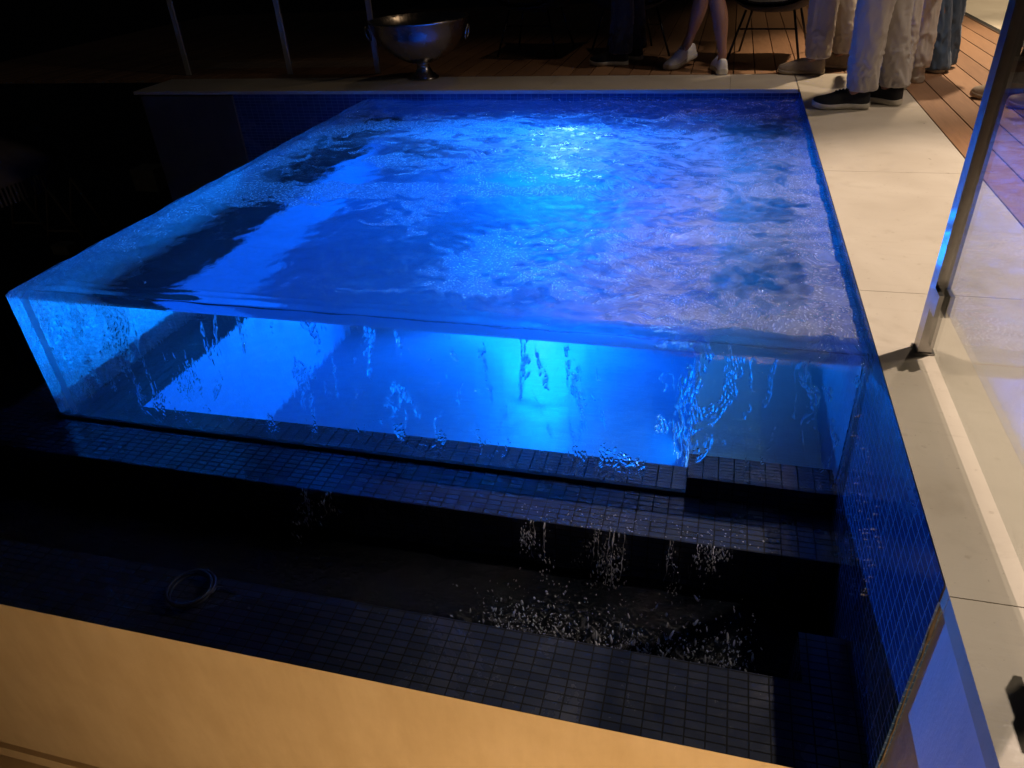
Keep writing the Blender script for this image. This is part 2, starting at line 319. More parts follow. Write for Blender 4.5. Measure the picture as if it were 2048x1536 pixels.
# outer ledges and the overflow trough
lg = thing('tiled_ledge', (-1, 1.75, -0.6), 'dark blue mosaic ledge running directly under the clear pool wall', 'ledge')
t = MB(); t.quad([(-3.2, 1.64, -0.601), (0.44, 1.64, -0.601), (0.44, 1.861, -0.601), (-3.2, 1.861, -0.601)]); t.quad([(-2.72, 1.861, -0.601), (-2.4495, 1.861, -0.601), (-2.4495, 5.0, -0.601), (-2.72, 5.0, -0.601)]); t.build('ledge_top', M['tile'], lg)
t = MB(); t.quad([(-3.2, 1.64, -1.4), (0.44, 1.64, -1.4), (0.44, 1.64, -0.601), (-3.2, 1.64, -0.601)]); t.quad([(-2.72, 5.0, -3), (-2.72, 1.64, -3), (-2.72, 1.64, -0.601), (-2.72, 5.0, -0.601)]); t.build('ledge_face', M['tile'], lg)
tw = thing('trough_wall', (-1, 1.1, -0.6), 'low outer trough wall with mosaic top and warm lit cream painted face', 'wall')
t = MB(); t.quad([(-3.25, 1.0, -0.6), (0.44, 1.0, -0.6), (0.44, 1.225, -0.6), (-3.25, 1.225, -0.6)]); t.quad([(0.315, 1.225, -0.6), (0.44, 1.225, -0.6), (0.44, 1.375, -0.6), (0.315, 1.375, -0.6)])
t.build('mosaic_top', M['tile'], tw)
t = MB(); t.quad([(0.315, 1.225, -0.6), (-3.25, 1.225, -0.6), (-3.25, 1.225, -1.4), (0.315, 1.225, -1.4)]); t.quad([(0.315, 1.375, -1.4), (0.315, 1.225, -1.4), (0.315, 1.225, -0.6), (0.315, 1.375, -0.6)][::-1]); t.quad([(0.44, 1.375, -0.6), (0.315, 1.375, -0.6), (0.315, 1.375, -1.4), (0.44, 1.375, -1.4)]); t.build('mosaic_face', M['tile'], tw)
MB().box(-8.0, 0.4505, 1.003, 1.06, -1.519, -0.606).build('painted_face', M['cream'], tw)
MB().box(-8.0, 0.44, 0.985, 1.003, -1.519, -1.46).build('skirting', M['cream'], tw, 0.003)
e = MB(); e.quad([(-3.2, 1.86, -1.4), (-3.2, 1.0, -1.4), (-3.2, 1.0, -0.6), (-3.2, 1.86, -0.6)][::-1]); e.build('end_face', M['tile'], tw)
tag(MB().box(-3.2, 0.44, 1.2, 1.66, -1.42, -1.40).build('trough_floor', M['tile']), None, None, kind='structure')

# ------------------------------------------------------------------ water
def field(nx, ny, step, lam, seed, aniso=1.0, ang=0.0, band=0.45):
    r = np.random.default_rng(seed); kx = np.fft.fftfreq(nx, step)[None, :]; ky = np.fft.fftfreq(ny, step)[:, None]
    c, s_ = math.cos(ang), math.sin(ang); a = (kx*c+ky*s_)*aniso; b = -kx*s_+ky*c; kk = np.sqrt(a*a+b*b) + 1e-9
    amp = np.exp(-(np.log(kk*lam)/band)**2/2)/kk
    z = np.fft.ifft2(np.fft.fft2(r.standard_normal((ny, nx)))*amp).real
    return (z-z.mean())/z.std()
X0, X1, Y0, Y1, ZW = -2.45, 0.4415, 1.86, 5.0005, -0.052
st = 0.008
NX, NY = int((X1-X0)/st)+2, int((Y1-Y0)/st)+2
ex = [0, .0006, .0018, .0036, .006] + [.0085+.0025*i for i in range(45)]
xs = np.array([X0+e for e in ex] + list(np.arange(X0+0.126, X1-0.004, st)) + [X1]); ysr = np.array([Y0+e for e in ex] + list(np.arange(Y0+0.126, Y1-0.004, st)) + [Y1])
XX, YY = np.meshgrid(xs, ysr)
def samp(F):
    u = np.clip((XX-X0)/st, 0, NX-1.001); v = np.clip((YY-Y0)/st, 0, NY-1.001); i = u.astype(int); j = v.astype(int); fu = u-i; fv = v-j
    return (F[j, i]*(1-fu)+F[j, i+1]*fu)*(1-fv)+(F[j+1, i]*(1-fu)+F[j+1, i+1]*fu)*fv
def ga(cx, cy_, sx, sy, ang=0.0):
    c, s_ = math.cos(ang), math.sin(ang); a = ((XX-cx)*c+(YY-cy_)*s_)/sx; b = (-(XX-cx)*s_+(YY-cy_)*c)/sy; return np.exp(-(a*a+b*b)/2)
def sstep(v, a, b): t_ = np.clip((v-a)/(b-a), 0, 1); return t_*t_*(3-2*t_)
turb = 0.16 + 0.25*sstep(XX, -1.6, -0.9) + 0.75*sstep(XX, -1.15, -0.1)*(0.35+0.65*sstep(YY, 4.9, 4.0)) + 0.35*ga(-0.6, 3.9, 0.5, 0.5) + 0.45*ga(-0.5, 2.3, 0.3, 0.35)
turb = np.clip(turb, 0, 1.2)
d = np.minimum(XX-X0, YY-Y0); edge = sstep(d, 0.0, 0.16)
jet = sum(ga(cx, cy_, 0.13, 0.11) for cx, cy_ in ((0.2, 2.25), (0.2, 3.0), (0.22, 3.55)))
H = (samp(field(NX, NY, st, 0.55, 1))*0.0028 + samp(field(NX, NY, st, 0.16, 2, 1.5, 0.6))*(0.0007+0.0015*turb) + samp(field(NX, NY, st, 0.06, 3, 1.3, -0.4))*(0.0001+0.0015*turb))*edge
H += jet*0.006*(1+samp(field(NX, NY, st, 0.08, 5))*0.4)
rad = 0.012; dd = np.clip(rad-d, 0, rad); H -= rad-np.sqrt(np.maximum(rad*rad-dd*dd, 0))
lipn = 1+0.35*samp(field(NX, NY, st, 0.25, 9))
H += (0.0064*np.exp(-((d-0.017)/0.0095)**2)+0.0078*np.exp(-((d-0.052)/0.0125)**2)+0.004*np.exp(-((d-0.095)/0.010)**2))*lipn
H -= 0.011*(1-sstep(d, 0.0, 0.075))
ZZ = ZW+H
wmb = bpy.data.meshes.new('pool_water'); ny, nx = XX.shape
V = np.stack([XX, YY, ZZ], -1).reshape(-1, 3); idx = np.arange(nx*ny).reshape(ny, nx)
Fq = np.stack([idx[:-1, :-1], idx[:-1, 1:], idx[1:, 1:], idx[1:, :-1]], -1).reshape(-1, 4)
wmb.vertices.add(len(V)); wmb.vertices.foreach_set('co', V.ravel()); wmb.loops.add(Fq.size); wmb.loops.foreach_set('vertex_index', Fq.ravel().astype(np.int32))
wmb.polygons.add(len(Fq)); wmb.polygons.foreach_set('loop_start', (np.arange(len(Fq))*4).astype(np.int32)); wmb.update(calc_edges=True); wmb.validate()
wmb.polygons.foreach_set('use_smooth', [True]*len(wmb.polygons))
# foam cover: where bubbles gather on the surface
cov = (0.16*sstep(XX, -0.75, 0.15)*sstep(YY, 4.75, 3.9)
       + 0.34*ga(-0.6, 3.75, 0.7, 0.22) + 0.40*ga(-1.3, 4.15, 0.6, 0.16) + 0.58*ga(-1.2, 3.12, 0.75, 0.07, 0.05) + 0.62*ga(-1.95, 2.95, 0.35, 0.12)
       + 0.50*ga(-0.78, 2.45, 0.12, 0.22) + 0.50*ga(-1.22, 2.78, 0.12, 0.18) + 0.30*ga(-0.35, 2.25, 0.35, 0.25) + 0.42*ga(0.1, 4.5, 0.5, 0.12) + 0.40*ga(-2.3, 3.6, 0.14, 0.7)
       + 0.16*ga(-0.9, 4.0, 0.5, 0.3) + 0.30*ga(-1.1, 3.45, 0.5, 0.12) + 0.3*ga(-2.25, 2.5, 0.1, 0.3) + 0.34*ga(-1.7, 4.4, 0.5, 0.25) + 0.75*sstep(XX, 0.26, 0.40)*sstep(YY, 4.3, 3.7) + 0.50*ga(0.2, 1.98, 0.3, 0.08) + 0.27 + 0.35*ga(-0.55, 3.15, 0.3, 0.05) + 0.3*ga(-0.2, 2.7, 0.3, 0.06, .2) + 0.3*ga(-1.75, 3.6, 0.25, 0.07, -.3) + 0.25*ga(-0.9, 2.1, 0.25, 0.07))
holes = sum(ga(cx, cy_, 0.085, 0.06)*a for cx, cy_, a in ((0.16, 2.32, 1.2), (0.27, 3.02, 1.1), (0.27, 3.55, 1.0), (0.24, 4.15, 0.9), (0.3, 4.45, .8)))
holes = holes*np.clip(0.75+0.55*samp(field(NX, NY, st, 0.10, 31)), 0, 1.4)
cov = np.clip(cov-0.7*holes, 0, 1.0)
milk = np.clip(0.72*sstep(XX, -0.95, 0.05)*sstep(YY, 4.35, 3.9)*(0.75+0.25*sstep(YY, 2.3, 3.3)) + 0.75*ga(-0.6, 3.85, 0.65, 0.3) + 0.30*ga(-1.4, 4.1, 0.5, 0.2) + 0.4*ga(0.2, 4.5, .3, .1) - 0.85*holes, 0, 1)
rimclear = sstep(YY-Y0, 0.06, 0.13)*sstep(XX-X0, 0.05, 0.10)*0.85+0.15*sstep(XX, -0.3, 0.2); rimclear = np.clip(rimclear, 0, 1); milk = milk*rimclear; cov = cov*rimclear
for nm, arr in (('cover', cov), ('milk', milk), ('turb', turb), ('bench', sstep(XX, -0.02, 0.06)), ('lace', np.clip(rimclear*(0.25+0.75*sstep(YY, 2.7, 3.3))*(0.35+0.65*sstep(XX, -1.8, -1.0))+0.6*ga(-0.5, 2.4, 0.6, 0.3)*rimclear, 0, 1))):
    a = wmb.attributes.new(nm, 'FLOAT', 'POINT'); a.data.foreach_set('value', arr.ravel().astype(np.float32))

def m_water():
    m = Mat('pool_water'); o = m.coord(); at_ = lambda k: m.N('Attribute', attribute_name=k).outputs['Fac']
    cov, milk, turb = at_('cover'), at_('milk'), at_('turb')
    warp = m.N('TexNoise', i_Scale=2.6, i_Detail=3.0); m.set(warp.inputs['Vector'], o)
    wv = m.N('VectorMath', operation='MULTIPLY_ADD'); m.set(wv.inputs[0], warp.outputs['Color']); wv.inputs[1].default_value = (0.35, 0.35, 0); m.set(wv.inputs[2], o)
    flow = m.mapping(wv.outputs[0], (0.75, 1.25, 1))
    n1 = m.noise(flow, 6.4, 8, 0.62, 1.1); n2 = m.noise(flow, 17, 5, 0.6, 0.5)
    nn = m.math('ADD', m.math('MULTIPLY', n1, 0.78), m.math('MULTIPLY', n2, 0.22))
    thr = m.math('SUBTRACT', 0.73, m.math('MULTIPLY', cov, 0.44))
    foam = m.sm(nn, m.math('SUBTRACT', thr, 0.012), m.math('ADD', thr, 0.03))
    lw = m.noise(m.mapping(wv.outputs[0], (0.9, 1.35, 1), (4.0, 2.0, 0)), 7.5, 6, 0.6, 1.6)
    lace = m.math('MULTIPLY', m.math('SUBTRACT', 1.0, m.sm(m.math('ABSOLUTE', m.math('SUBTRACT', lw, 0.5)), 0.008, 0.05)), at_('lace'))
    foam = m.math('MAXIMUM', foam, m.math('MULTIPLY', lace, m.sm(n2, 0.35, 0.55)))
    # single bubbles
    vo = m.N('TexVoronoi', feature='F1', i_Scale=105.0, i_Randomness=0.85); m.set(vo.inputs['Vector'], m.mapping(wv.outputs[0], (1, 1, 0.0)))
    vd = vo.outputs['Distance']
    dome = m.math('SQRT', m.math('MAXIMUM', m.math('SUBTRACT', 0.42, m.math('MULTIPLY', vd, vd)), 0.0))
    rim = m.math('SUBTRACT', 1.0, m.sm(vd, 0.12, 0.42))
    fine = m.noise(m.mapping(wv.outputs[0], (1, 1.6, 1)), 26, 5, 0.6, 0.8)
    nb = m.bump(fine, m.math('MULTIPLY', turb, 0.5), 0.02)
    nb2 = m.N('Bump', i_Distance=0.006); m.set(nb2.inputs['Strength'], m.math('MULTIPLY', foam, 0.85)); m.set(nb2.inputs['Height'], dome); m.set(nb2.inputs['Normal'], nb)
    glass = m.N('BsdfGlass', i_IOR=1.333, i_Roughness=0.0, i_Color=(0.93, 0.98, 1.0, 1)); m.set(glass.inputs['Normal'], nb2.outputs[0])
    soft_n = m.N('Bump', i_Distance=0.004, i_Strength=0.35); m.set(soft_n.inputs['Height'], m.math('ADD', m.math('MULTIPLY', dome, foam), m.math('MULTIPLY', fine, 0.6)))
    di = m.N('BsdfDiffuse', i_Color=(0.74, 0.78, 0.82, 1)); m.set(di.inputs['Normal'], soft_n.outputs[0])
    tl = m.N('BsdfTranslucent', i_Color=(0.46, 0.56, 0.66, 1)); m.set(tl.inputs['Normal'], soft_n.outputs[0])
    gs = m.N('BsdfGlossy', i_Roughness=0.12); m.set(gs.inputs['Normal'], nb2.outputs[0])
    f1 = m.N('MixShader', i_0=0.6); m.set(f1.inputs[1], di); m.set(f1.inputs[2], tl)
    f2 = m.N('MixShader', i_0=0.10); m.set(f2.inputs[1], f1); m.set(f2.inputs[2], gs)
    trn = m.N('BsdfTransparent', i_Color=(0.35, 0.95, 1.0, 1)); fs = m.N('MixShader'); m.set(fs.inputs[0], m.math('MULTIPLY', at_('bench'), 0.5)); m.set(fs.inputs[1], f2); m.set(fs.inputs[2], trn)
    swirl = m.noise(m.mapping(wv.outputs[0], (0.8, 1.7, 1), rot=(0, 0, 0.15)), 3.4, 6, 0.55, 2.2)
    soft = m.sm(swirl, 0.34, 0.66)
    fa = m.math('MULTIPLY', foam, m.math('ADD', 0.20, m.math('MULTIPLY', rim, 0.75)))
    ml = m.math('MULTIPLY', milk, m.math('ADD', 0.12, m.math('MULTIPLY', soft, 0.88)))
    tb = m.N('BsdfTranslucent', i_Color=(0.86, 0.92, 0.97, 1)); m.set(tb.inputs['Normal'], soft_n.outputs[0])
    b1 = m.N('MixShader', i_0=0.66); m.set(b1.inputs[1], di); m.set(b1.inputs[2], tb)
    b2 = m.N('MixShader', i_0=0.14); m.set(b2.inputs[1], b1); m.set(b2.inputs[2], gs)
    mx = m.N('MixShader'); m.set(mx.inputs[0], ml); m.set(mx.inputs[1], glass); m.set(mx.inputs[2], fs)
    m2 = m.N('MixShader'); m.set(m2.inputs[0], fa); m.set(m2.inputs[1], mx); m.set(m2.inputs[2], b2)
    return m.done(m2)
water = link('pool_water', wmb, m_water()); tag(water, None, None, kind='structure')

mv = bpy.data.materials.new('cloudy_water'); mv.use_nodes = True; mv.node_tree.nodes.clear()
vo_ = mv.node_tree.nodes.new('ShaderNodeOutputMaterial'); vs_ = mv.node_tree.nodes.new('ShaderNodeVolumeScatter'); vs_.inputs['Color'].default_value = (0.55, 0.85, 1, 1); vs_.inputs['Density'].default_value = 0.03; vs_.inputs['Anisotropy'].default_value = 0.35
mv.node_tree.links.new(vs_.outputs[0], vo_.inputs['Volume'])
cw = MB().box(X0+0.064, 0.4375, Y0+0.064, 4.996, ZF-0.005, ZW-0.024).build('cloudy_water', mv); tag(cw, None, None, kind='stuff')

mb_ = bpy.data.materials.new('bubble_cloud'); mb_.use_nodes = True; mb_.node_tree.nodes.clear()
vo_ = mb_.node_tree.nodes.new('ShaderNodeOutputMaterial'); vs_ = mb_.node_tree.nodes.new('ShaderNodeVolumeScatter'); vs_.inputs['Color'].default_value = (0.7, 1.0, 0.95, 1); vs_.inputs['Density'].default_value = 1.0; vs_.inputs['Anisotropy'].default_value = 0.2
mb_.node_tree.links.new(vs_.outputs[0], vo_.inputs['Volume'])
bc = MB().box(0.012, 0.436, Y0+0.21, 4.6, -0.617, ZW-0.03).build('bubble_cloud', mb_); tag(bc, None, None, kind='stuff')

# ------------------------------------------------------------------ clear acrylic walls (outer skin, inner skin facing the water)
def m_acrylic(name, ior, wet, streak=(38, 38, 5)):
    m = Mat(name); o = m.coord()
    kw = {}
    if wet:
        wv = m.noise(m.mapping(o, streak), 1.0, 4, 0.55, 0.4)
        warp = m.N('TexNoise', i_Scale=3.0, i_Detail=4.0); m.set(warp.inputs['Vector'], o)
        wp = m.N('VectorMath', operation='MULTIPLY_ADD'); m.set(wp.inputs[0], warp.outputs['Color']); wp.inputs[1].default_value = (0.16, 0.16, 0.1); m.set(wp.inputs[2], o)
        vo = m.N('TexVoronoi', feature='F1', i_Scale=1.0); m.set(vo.inputs['Vector'], m.mapping(wp.outputs[0], (110, 110, 48) if wet < 1 else (170, 170, 95)))
        drops = m.math('SQRT', m.math('MAXIMUM', m.math('SUBTRACT', 0.35, m.math('MULTIPLY', vo.outputs['Distance'], vo.outputs['Distance'])), 0.0))
        pn = m.noise(m.mapping(wp.outputs[0], (5.2, 5.2, 2.0), (3.1, 0, 0.7)), 1.5, 5, 0.6, 1.0)
        run = m.noise(m.mapping(wp.outputs[0], (17, 17, 2.2), (8.1, 0, 0.2)), 1.0, 4, 0.6, 0.6)
        patch = m.math('MAXIMUM', m.sm(pn, 0.57, 0.62), m.sm(run, 0.60, 0.65))
        if wet > 1: patch = 1.0
        b1 = m.bump(wv, 0.08 if wet < 1 else 0.3, 0.010)
        kw['Normal'] = m.bump(m.math('MULTIPLY', drops, patch), 0.85 if wet < 1 else 0.55, 0.010 if wet < 1 else 0.006, b1)
    g_ = m.N('BsdfGlass', i_IOR=ior, i_Roughness=0.0 if wet < 1 else 0.2, i_Color=(0.96, 0.99, 1, 1))
    if kw: m.set(g_.inputs['Normal'], kw['Normal'])
    if wet > 1:
        df = m.N('BsdfDiffuse', i_Color=(0.8, 0.88, 0.95, 1)); tl = m.N('BsdfTranslucent', i_Color=(0.8, 0.88, 0.95, 1)); m.set(df.inputs['Normal'], kw['Normal']); m.set(tl.inputs['Normal'], kw['Normal'])
        d2 = m.N('MixShader', i_0=0.5); m.set(d2.inputs[1], df); m.set(d2.inputs[2], tl)
        mx = m.N('MixShader'); m.set(mx.inputs[0], m.math('ADD', 0.16, m.math('MULTIPLY', m.sm(m.math('ADD', m.math('MULTIPLY', drops, 0.5), m.math('MULTIPLY', wv, 0.7)), 0.35, 0.85), 0.30))); m.set(mx.inputs[1], g_); m.set(mx.inputs[2], d2); g_ = mx
    return m.done(g_)
M['acr_front'] = m_acrylic('wet_acrylic_front', 1.47, 0.45); M['acr_left'] = m_acrylic('wet_acrylic_left', 1.47, 1.6, (60, 60, 14)); M['acr_in'] = m_acrylic('acrylic_water_side', 1.13, 0)
ap = thing('acrylic_pool_wall', (-1, 1.9, -0.3), 'clear thick acrylic wall holding the blue lit water, wet with overflow', 'acrylic wall')
zt, zb, th = ZW-rad-0.011, -0.599, 0.062
t = MB(); t.quad([(X0, Y0, zb), (0.4405, Y0, zb), (0.4405, Y0, zt), (X0, Y0, zt)]); t.build('front_face', M['acr_front'], ap)
t = MB(); t.quad([(X0, 5.0, zb), (X0, Y0, zb), (X0, Y0, zt), (X0, 5.0, zt)]); t.build('side_face', M['acr_left'], ap)
xi, yi, za = X0+th, Y0+th, zt-0.006
t = MB()
t.quad([(0.4405, yi, zb), (xi, yi, zb), (xi, yi, za), (0.4405, yi, za)]); t.quad([(xi, yi, zb), (xi, 5.0, zb), (xi, 5.0, za), (xi, yi, za)])
t.quad([(X0+0.0005, Y0+0.0005, za), (0.4405, Y0+0.0005, za), (0.4405, yi, za), (xi, yi, za)]); t.quad([(X0+0.0005, 5.0, za), (X0+0.0005, Y0+0.0005, za), (xi, yi, za), (xi, 5.0, za)])
t.build('inner_face', M['acr_in'], ap)
sm_ = Mat('bonded_seam'); sm_t = sm_.N('BsdfTranslucent', i_Color=(0.8, 0.9, 1, 1)); sm_p = sm_.N('BsdfTransparent'); sm_x = sm_.N('MixShader', i_0=0.8); sm_.set(sm_x.inputs[1], sm_p); sm_.set(sm_x.inputs[2], sm_t)
t = MB(); t.quad([(xi-0.001, Y0+0.001, zb), (xi-0.001, yi-0.001, zb), (xi-0.001, yi-0.001, za-0.001), (xi-0.001, Y0+0.001, za-0.001)]); t.build('bond_seam', sm_.done(sm_x), ap)
MB().box(X0-0.012, 0.0, Y0-0.014, Y0-0.0005, -0.6005, -0.588).build('seal', M['rubber'], ap, 0.004)

# ------------------------------------------------------------------ pool lamps (real blue underwater lights)
def m_emit(name, col, st_):
    m = Mat(name); e_ = m.N('Emission', i_Strength=st_, i_Color=(*col, 1)); return m.done(e_)
M['lens'] = m_emit('lit_lens', (0.22, 0.50, 1.0), 34)
def pool_lamp(loc, nrm, watt, label, col=(0.0, 0.20, 1.0)):
    lamp = thing('pool_light', loc, label, 'pool light', 'underwater pool lights')
    n = Vector(nrm); q = n.to_track_quat('Z', 'Y').to_matrix().to_4x4()
    def place(mb): mb.v = [tuple(Vector(loc) + q.to_3x3() @ Vector(p)) for p in mb.v]; return mb
    place(MB().lathe([(0.075, 0.0), (0.08, 0.008), (0.072, 0.014), (0.058, 0.012)])).build('rim', M['steel'], lamp)
    place(MB().lathe([(0.058, 0.010), (0.04, 0.013), (0.0005, 0.014)])).build('lens', M['lens'], lamp)
    dd_ = bpy.data.lights.new('pool_light_beam', 'SPOT'); dd_.spot_size = math.radians(150); dd_.spot_blend = 0.7; dd_.shadow_soft_size = 0.0; dd_.energy = watt; dd_.color = col
    dd_.cycles.is_caustics_light = True
    lo = bpy.data.objects.new('pool_light_beam', dd_); C.objects.link(lo)
    lo.matrix_world = Matrix.Translation(Vector(loc)+n*0.02) @ n.to_track_quat('-Z', 'Y').to_matrix().to_4x4()
    lo.parent = lamp; lo.matrix_parent_inverse = Matrix.Translation(-Vector(loc))
pool_lamp((-1.0, 4.99, -0.95), (0, -1, 0), 520, 'round blue underwater light glowing on the far pool wall')
pool_lamp((-0.01, 2.42, -0.74), (-1, 0, 0), 170, 'round blue underwater light glowing in the bench side near the front')

# ------------------------------------------------------------------ trough water, falling water
tx = np.arange(-3.2, 0.445, 0.012); ty = np.arange(1.22, 1.65, 0.012); TX, TY = np.meshgrid(tx, ty)
f1_ = field(len(tx), len(ty), 0.012, 0.07, 21); f2_ = field(len(tx), len(ty), 0.012, 0.2, 22)
tt = 0.05 + np.exp(-((TX+0.15)/0.4)**2)*np.exp(-((TY-1.36)/0.12)**2)
TZ = -0.78 + f1_*0.016*tt + f2_*0.003
t = MB(); t.grid([[(TX[j, i], TY[j, i], TZ[j, i]) for i in range(len(tx))] for j in range(len(ty))])
def m_trough():
    m = Mat('trough_water'); o = m.coord()
    fr_ = m.math('MULTIPLY', m.sm(m.noise(m.mapping(o, (1, 1.5, 1)), 26, 7, 0.7, 1.2), 0.50, 0.66), m.N('Attribute', attribute_name='froth').outputs['Fac'])
    df = m.N('BsdfDiffuse', i_Color=(0.6, 0.62, 0.66, 1)); mx = m.N('MixShader'); m.set(mx.inputs[0], m.math('MULTIPLY', fr_, 0.09)); m.set(mx.inputs[2], df)
    m.set(mx.inputs[1], m.pbr(Base_Color=(0.002, 0.003, 0.005, 1), Roughness=0.09, IOR=1.33, Normal=m.bump(m.noise(o, 55, 6, 0.7), 0.8, 0.02)))
    return m.done(mx)
to_ = t.build('trough_water', m_trough()); at = to_.data.attributes.new('froth', 'FLOAT', 'POINT'); at.data.foreach_set('value', np.clip(tt*1.15-0.1, 0, 1).ravel().astype(np.float32))
tag(to_, None, None, kind='structure')
def m_splash():
    m = Mat('splash_water'); return m.done(m.pbr(Base_Color=(0.9, 0.93, 1, 1), Roughness=0.07, Transmission_Weight=0.72, IOR=1.33, Specular_IOR_Level=0.9))
M['splash'] = m_splash()
def drop(mb, p, r, stretch=1.0, lean=(0, 0)):
    n = 6; rings = []
    for k in range(5):
        a = math.pi*(k+0.02)/4.04; rr_ = r*math.sin(a)*(1-0.25*math.cos(a)); z = r*stretch*math.cos(a)
        rings.append([(p[0]+lean[0]*z+rr_*math.cos(b), p[1]+lean[1]*z+rr_*math.sin(b), p[2]+z) for b in [2*math.pi*i/n for i in range(n)]])
    mb.grid(rings, closed_u=True)
fw = MB()
for (cx, wd, z1, dens) in ((-1.25, 0.035, -0.76, 5), (-1.16, 0.02, -0.70, 2), (-0.46, 0.03, -0.70, 4), (-0.42, 0.015, -0.76, 2), (-0.24, 0.035, -0.78, 7), (-0.19, 0.03, -0.78, 5), (-0.02, 0.012, -0.78, 3), (0.06, 0.03, -0.66, 4), (0.10, 0.03, -0.64, 3)):
    for k in range(max(2, dens//2)):
        x0 = cx + random.gauss(0, wd*0.8); L = (z1+0.6)*random.uniform(0.7, 1.0); v0 = random.uniform(0.1, 0.45); pts = []; rr_ = []; ph = random.uniform(0, 50)
        for q in range(26):
            s_ = q/25; z = L*s_; tfall = math.sqrt(max(-z, 0)*2/9.8); n_ = mnoise.noise((ph, s_*5.5, 1)); pts.append((x0+0.022*s_*mnoise.noise((ph, s_*2.2, 7))+0.004*mnoise.noise((ph, s_*9, 3)), 1.6385-v0*tfall, -0.5995+z)); rr_.append(0.0004+0.0042*max(0, n_+0.08)*(1-0.35*s_))
        fw.tube(pts, rr_, 6)
    for k in range(dens):
        x0 = cx + random.gauss(0, wd*0.7); L = (z1+0.6)*random.uniform(0.55, 1.0); v0 = random.uniform(0.1, 0.75); dx = random.gauss(0, 0.02); ph = random.uniform(0, 9)
        for q in range(34):
            s_ = random.random()**0.8; dens_ = mnoise.noise((ph, s_*6.0, cx*3))
            if dens_ < -0.05: continue
            z = L*s_; tfall = math.sqrt(max(-z, 0)*2/9.8); sp_r = 0.003+0.012*s_
            drop(fw, (x0+dx*s_+random.gauss(0, sp_r), 1.637-v0*tfall+random.gauss(0, sp_r), -0.6+z), random.uniform(0.0009, 0.0024), random.uniform(1.2, 5.0), (random.uniform(-.2, .2), random.uniform(-.3, .1)))
tag(fw.build('falling_water', M['splash']), None, None, kind='stuff')
sp = MB()
for k in range(1500):
    cl = (math.floor(random.random()*14)*0.618) % 1; x = -0.5+0.72*cl + random.gauss(0, 0.055); y = 1.31+0.09*((cl*7.3) % 1) + random.gauss(0, 0.045)
    if x > 0.24 or y < 1.235 or x < -0.75: continue
    z = -0.78 + abs(random.gauss(0, 0.022)) + 0.002
    if random.random() < 0.22: z += random.uniform(0, 0.2)
    drop(sp, (x, y, z), random.uniform(0.0006, 0.0015)*random.choice((1, 1, 1.2, 1.8, 2.8)), random.uniform(0.8, 4.0), (random.uniform(-.5, .5), random.uniform(-.5, .5)))
tag(sp.build('water_splash', M['splash']), None, None, kind='stuff')
# wet beads on the mid ledge
bd = MB()
for k in range(110):
    x = random.uniform(-0.5, 0.26); y = random.uniform(1.642, 1.72); drop(bd, (x, y, -0.6), random.uniform(0.001, 0.0032), random.uniform(0.3, 0.6))
for k in range(120):
    drop(bd, (0.437, random.uniform(1.35, 1.84), random.uniform(-0.55, -0.2)), random.uniform(0.001, 0.0025), 1.5)
tag(bd.build('water_beads', M['splash']), None, None, kind='stuff')

# ------------------------------------------------------------------ coil of hose on the near ledge
hs = MB(); pts = []
for k in range(150):
    a = k/150*2*math.pi*3.3; r = 0.062+0.006*math.sin(k*0.21)+0.004*(k/150); pts.append((-1.345+r*math.cos(a), 1.155+r*math.sin(a)*0.95, -0.592+0.0065*(k/150*3.3) + 0.004*math.sin(a*0.5)))
hs.tube(pts, 0.0045, 8); hose = thing('hose_coil', (-1.345, 1.155, -0.6), 'small coil of dark hose lying on the near mosaic ledge', 'hose'); hs.build('coil', M['rubber'], hose)
tl_ = MB(); tl_.tube([(-1.285+0.07*s, 1.165+0.03*s+0.012*math.sin(s*5), -0.575-0.019*min(1, s*2.5)) for s in [i/14 for i in range(15)]], 0.0018, 6); tl_.build('loose_end', M['rubber'], hose)

# ------------------------------------------------------------------ glass balustrade beside the pool
def post(loc, label, h=1.02, wx=0.017, wy=0.044, group='steel balustrade posts', clamp=None, mat='steel'):
    p = thing('balustrade_post', loc, label, 'post', group); x, y, z = loc
    MB().box(x-wx, x+wx, y-wy/2, y+wy/2, z, z+h).build('upright', M[mat], p, 0.003)
    MB().box(x-wx-0.006, x+wx+0.006, y-wy/2-0.004, y+wy/2+0.004, z, z+0.004).build('foot_plate', M['steel'], p, 0.001)
    for dy, gx in (clamp or []):
        for zc in ((0.155, 0.92) if h > 0.5 else (0.155,)):
            c = MB(); s_ = 1 if dy > 0 else -1; ya = y+s_*wy/2; yb = y+s_*(wy/2+0.045)
            c.box(x-0.017, x-0.0065, min(ya, yb), max(ya, yb), z+zc-0.028, z+zc+0.028); c.box(x+0.0065, x+0.017, min(ya, yb), max(ya, yb), z+zc-0.028, z+zc+0.028); c.build('clamp', M['steel'], p, 0.004)
    return p
post((0.552, 1.83, 0.001), 'steel balustrade post at the far end of the right glass panel', clamp=[(-1, 0)])
post((0.556, 0.838, 0.001), 'short steel glass clamp post at the right frame edge nearest the camera', h=0.2, clamp=[(1, 0)])
def pane(name, x0, x1, y0, y1, z0, z1, label, group=None):
    o = MB().box(x0, x1, y0, y1, z0, z1).build(name, M['pane']); return tag(o, label, 'glass panel', group)
pane('glass_panel', 0.548, 0.5565, 0.875, 1.79, 0.045, 1.1, 'clear glass panel clamped between two steel posts right of the pool')
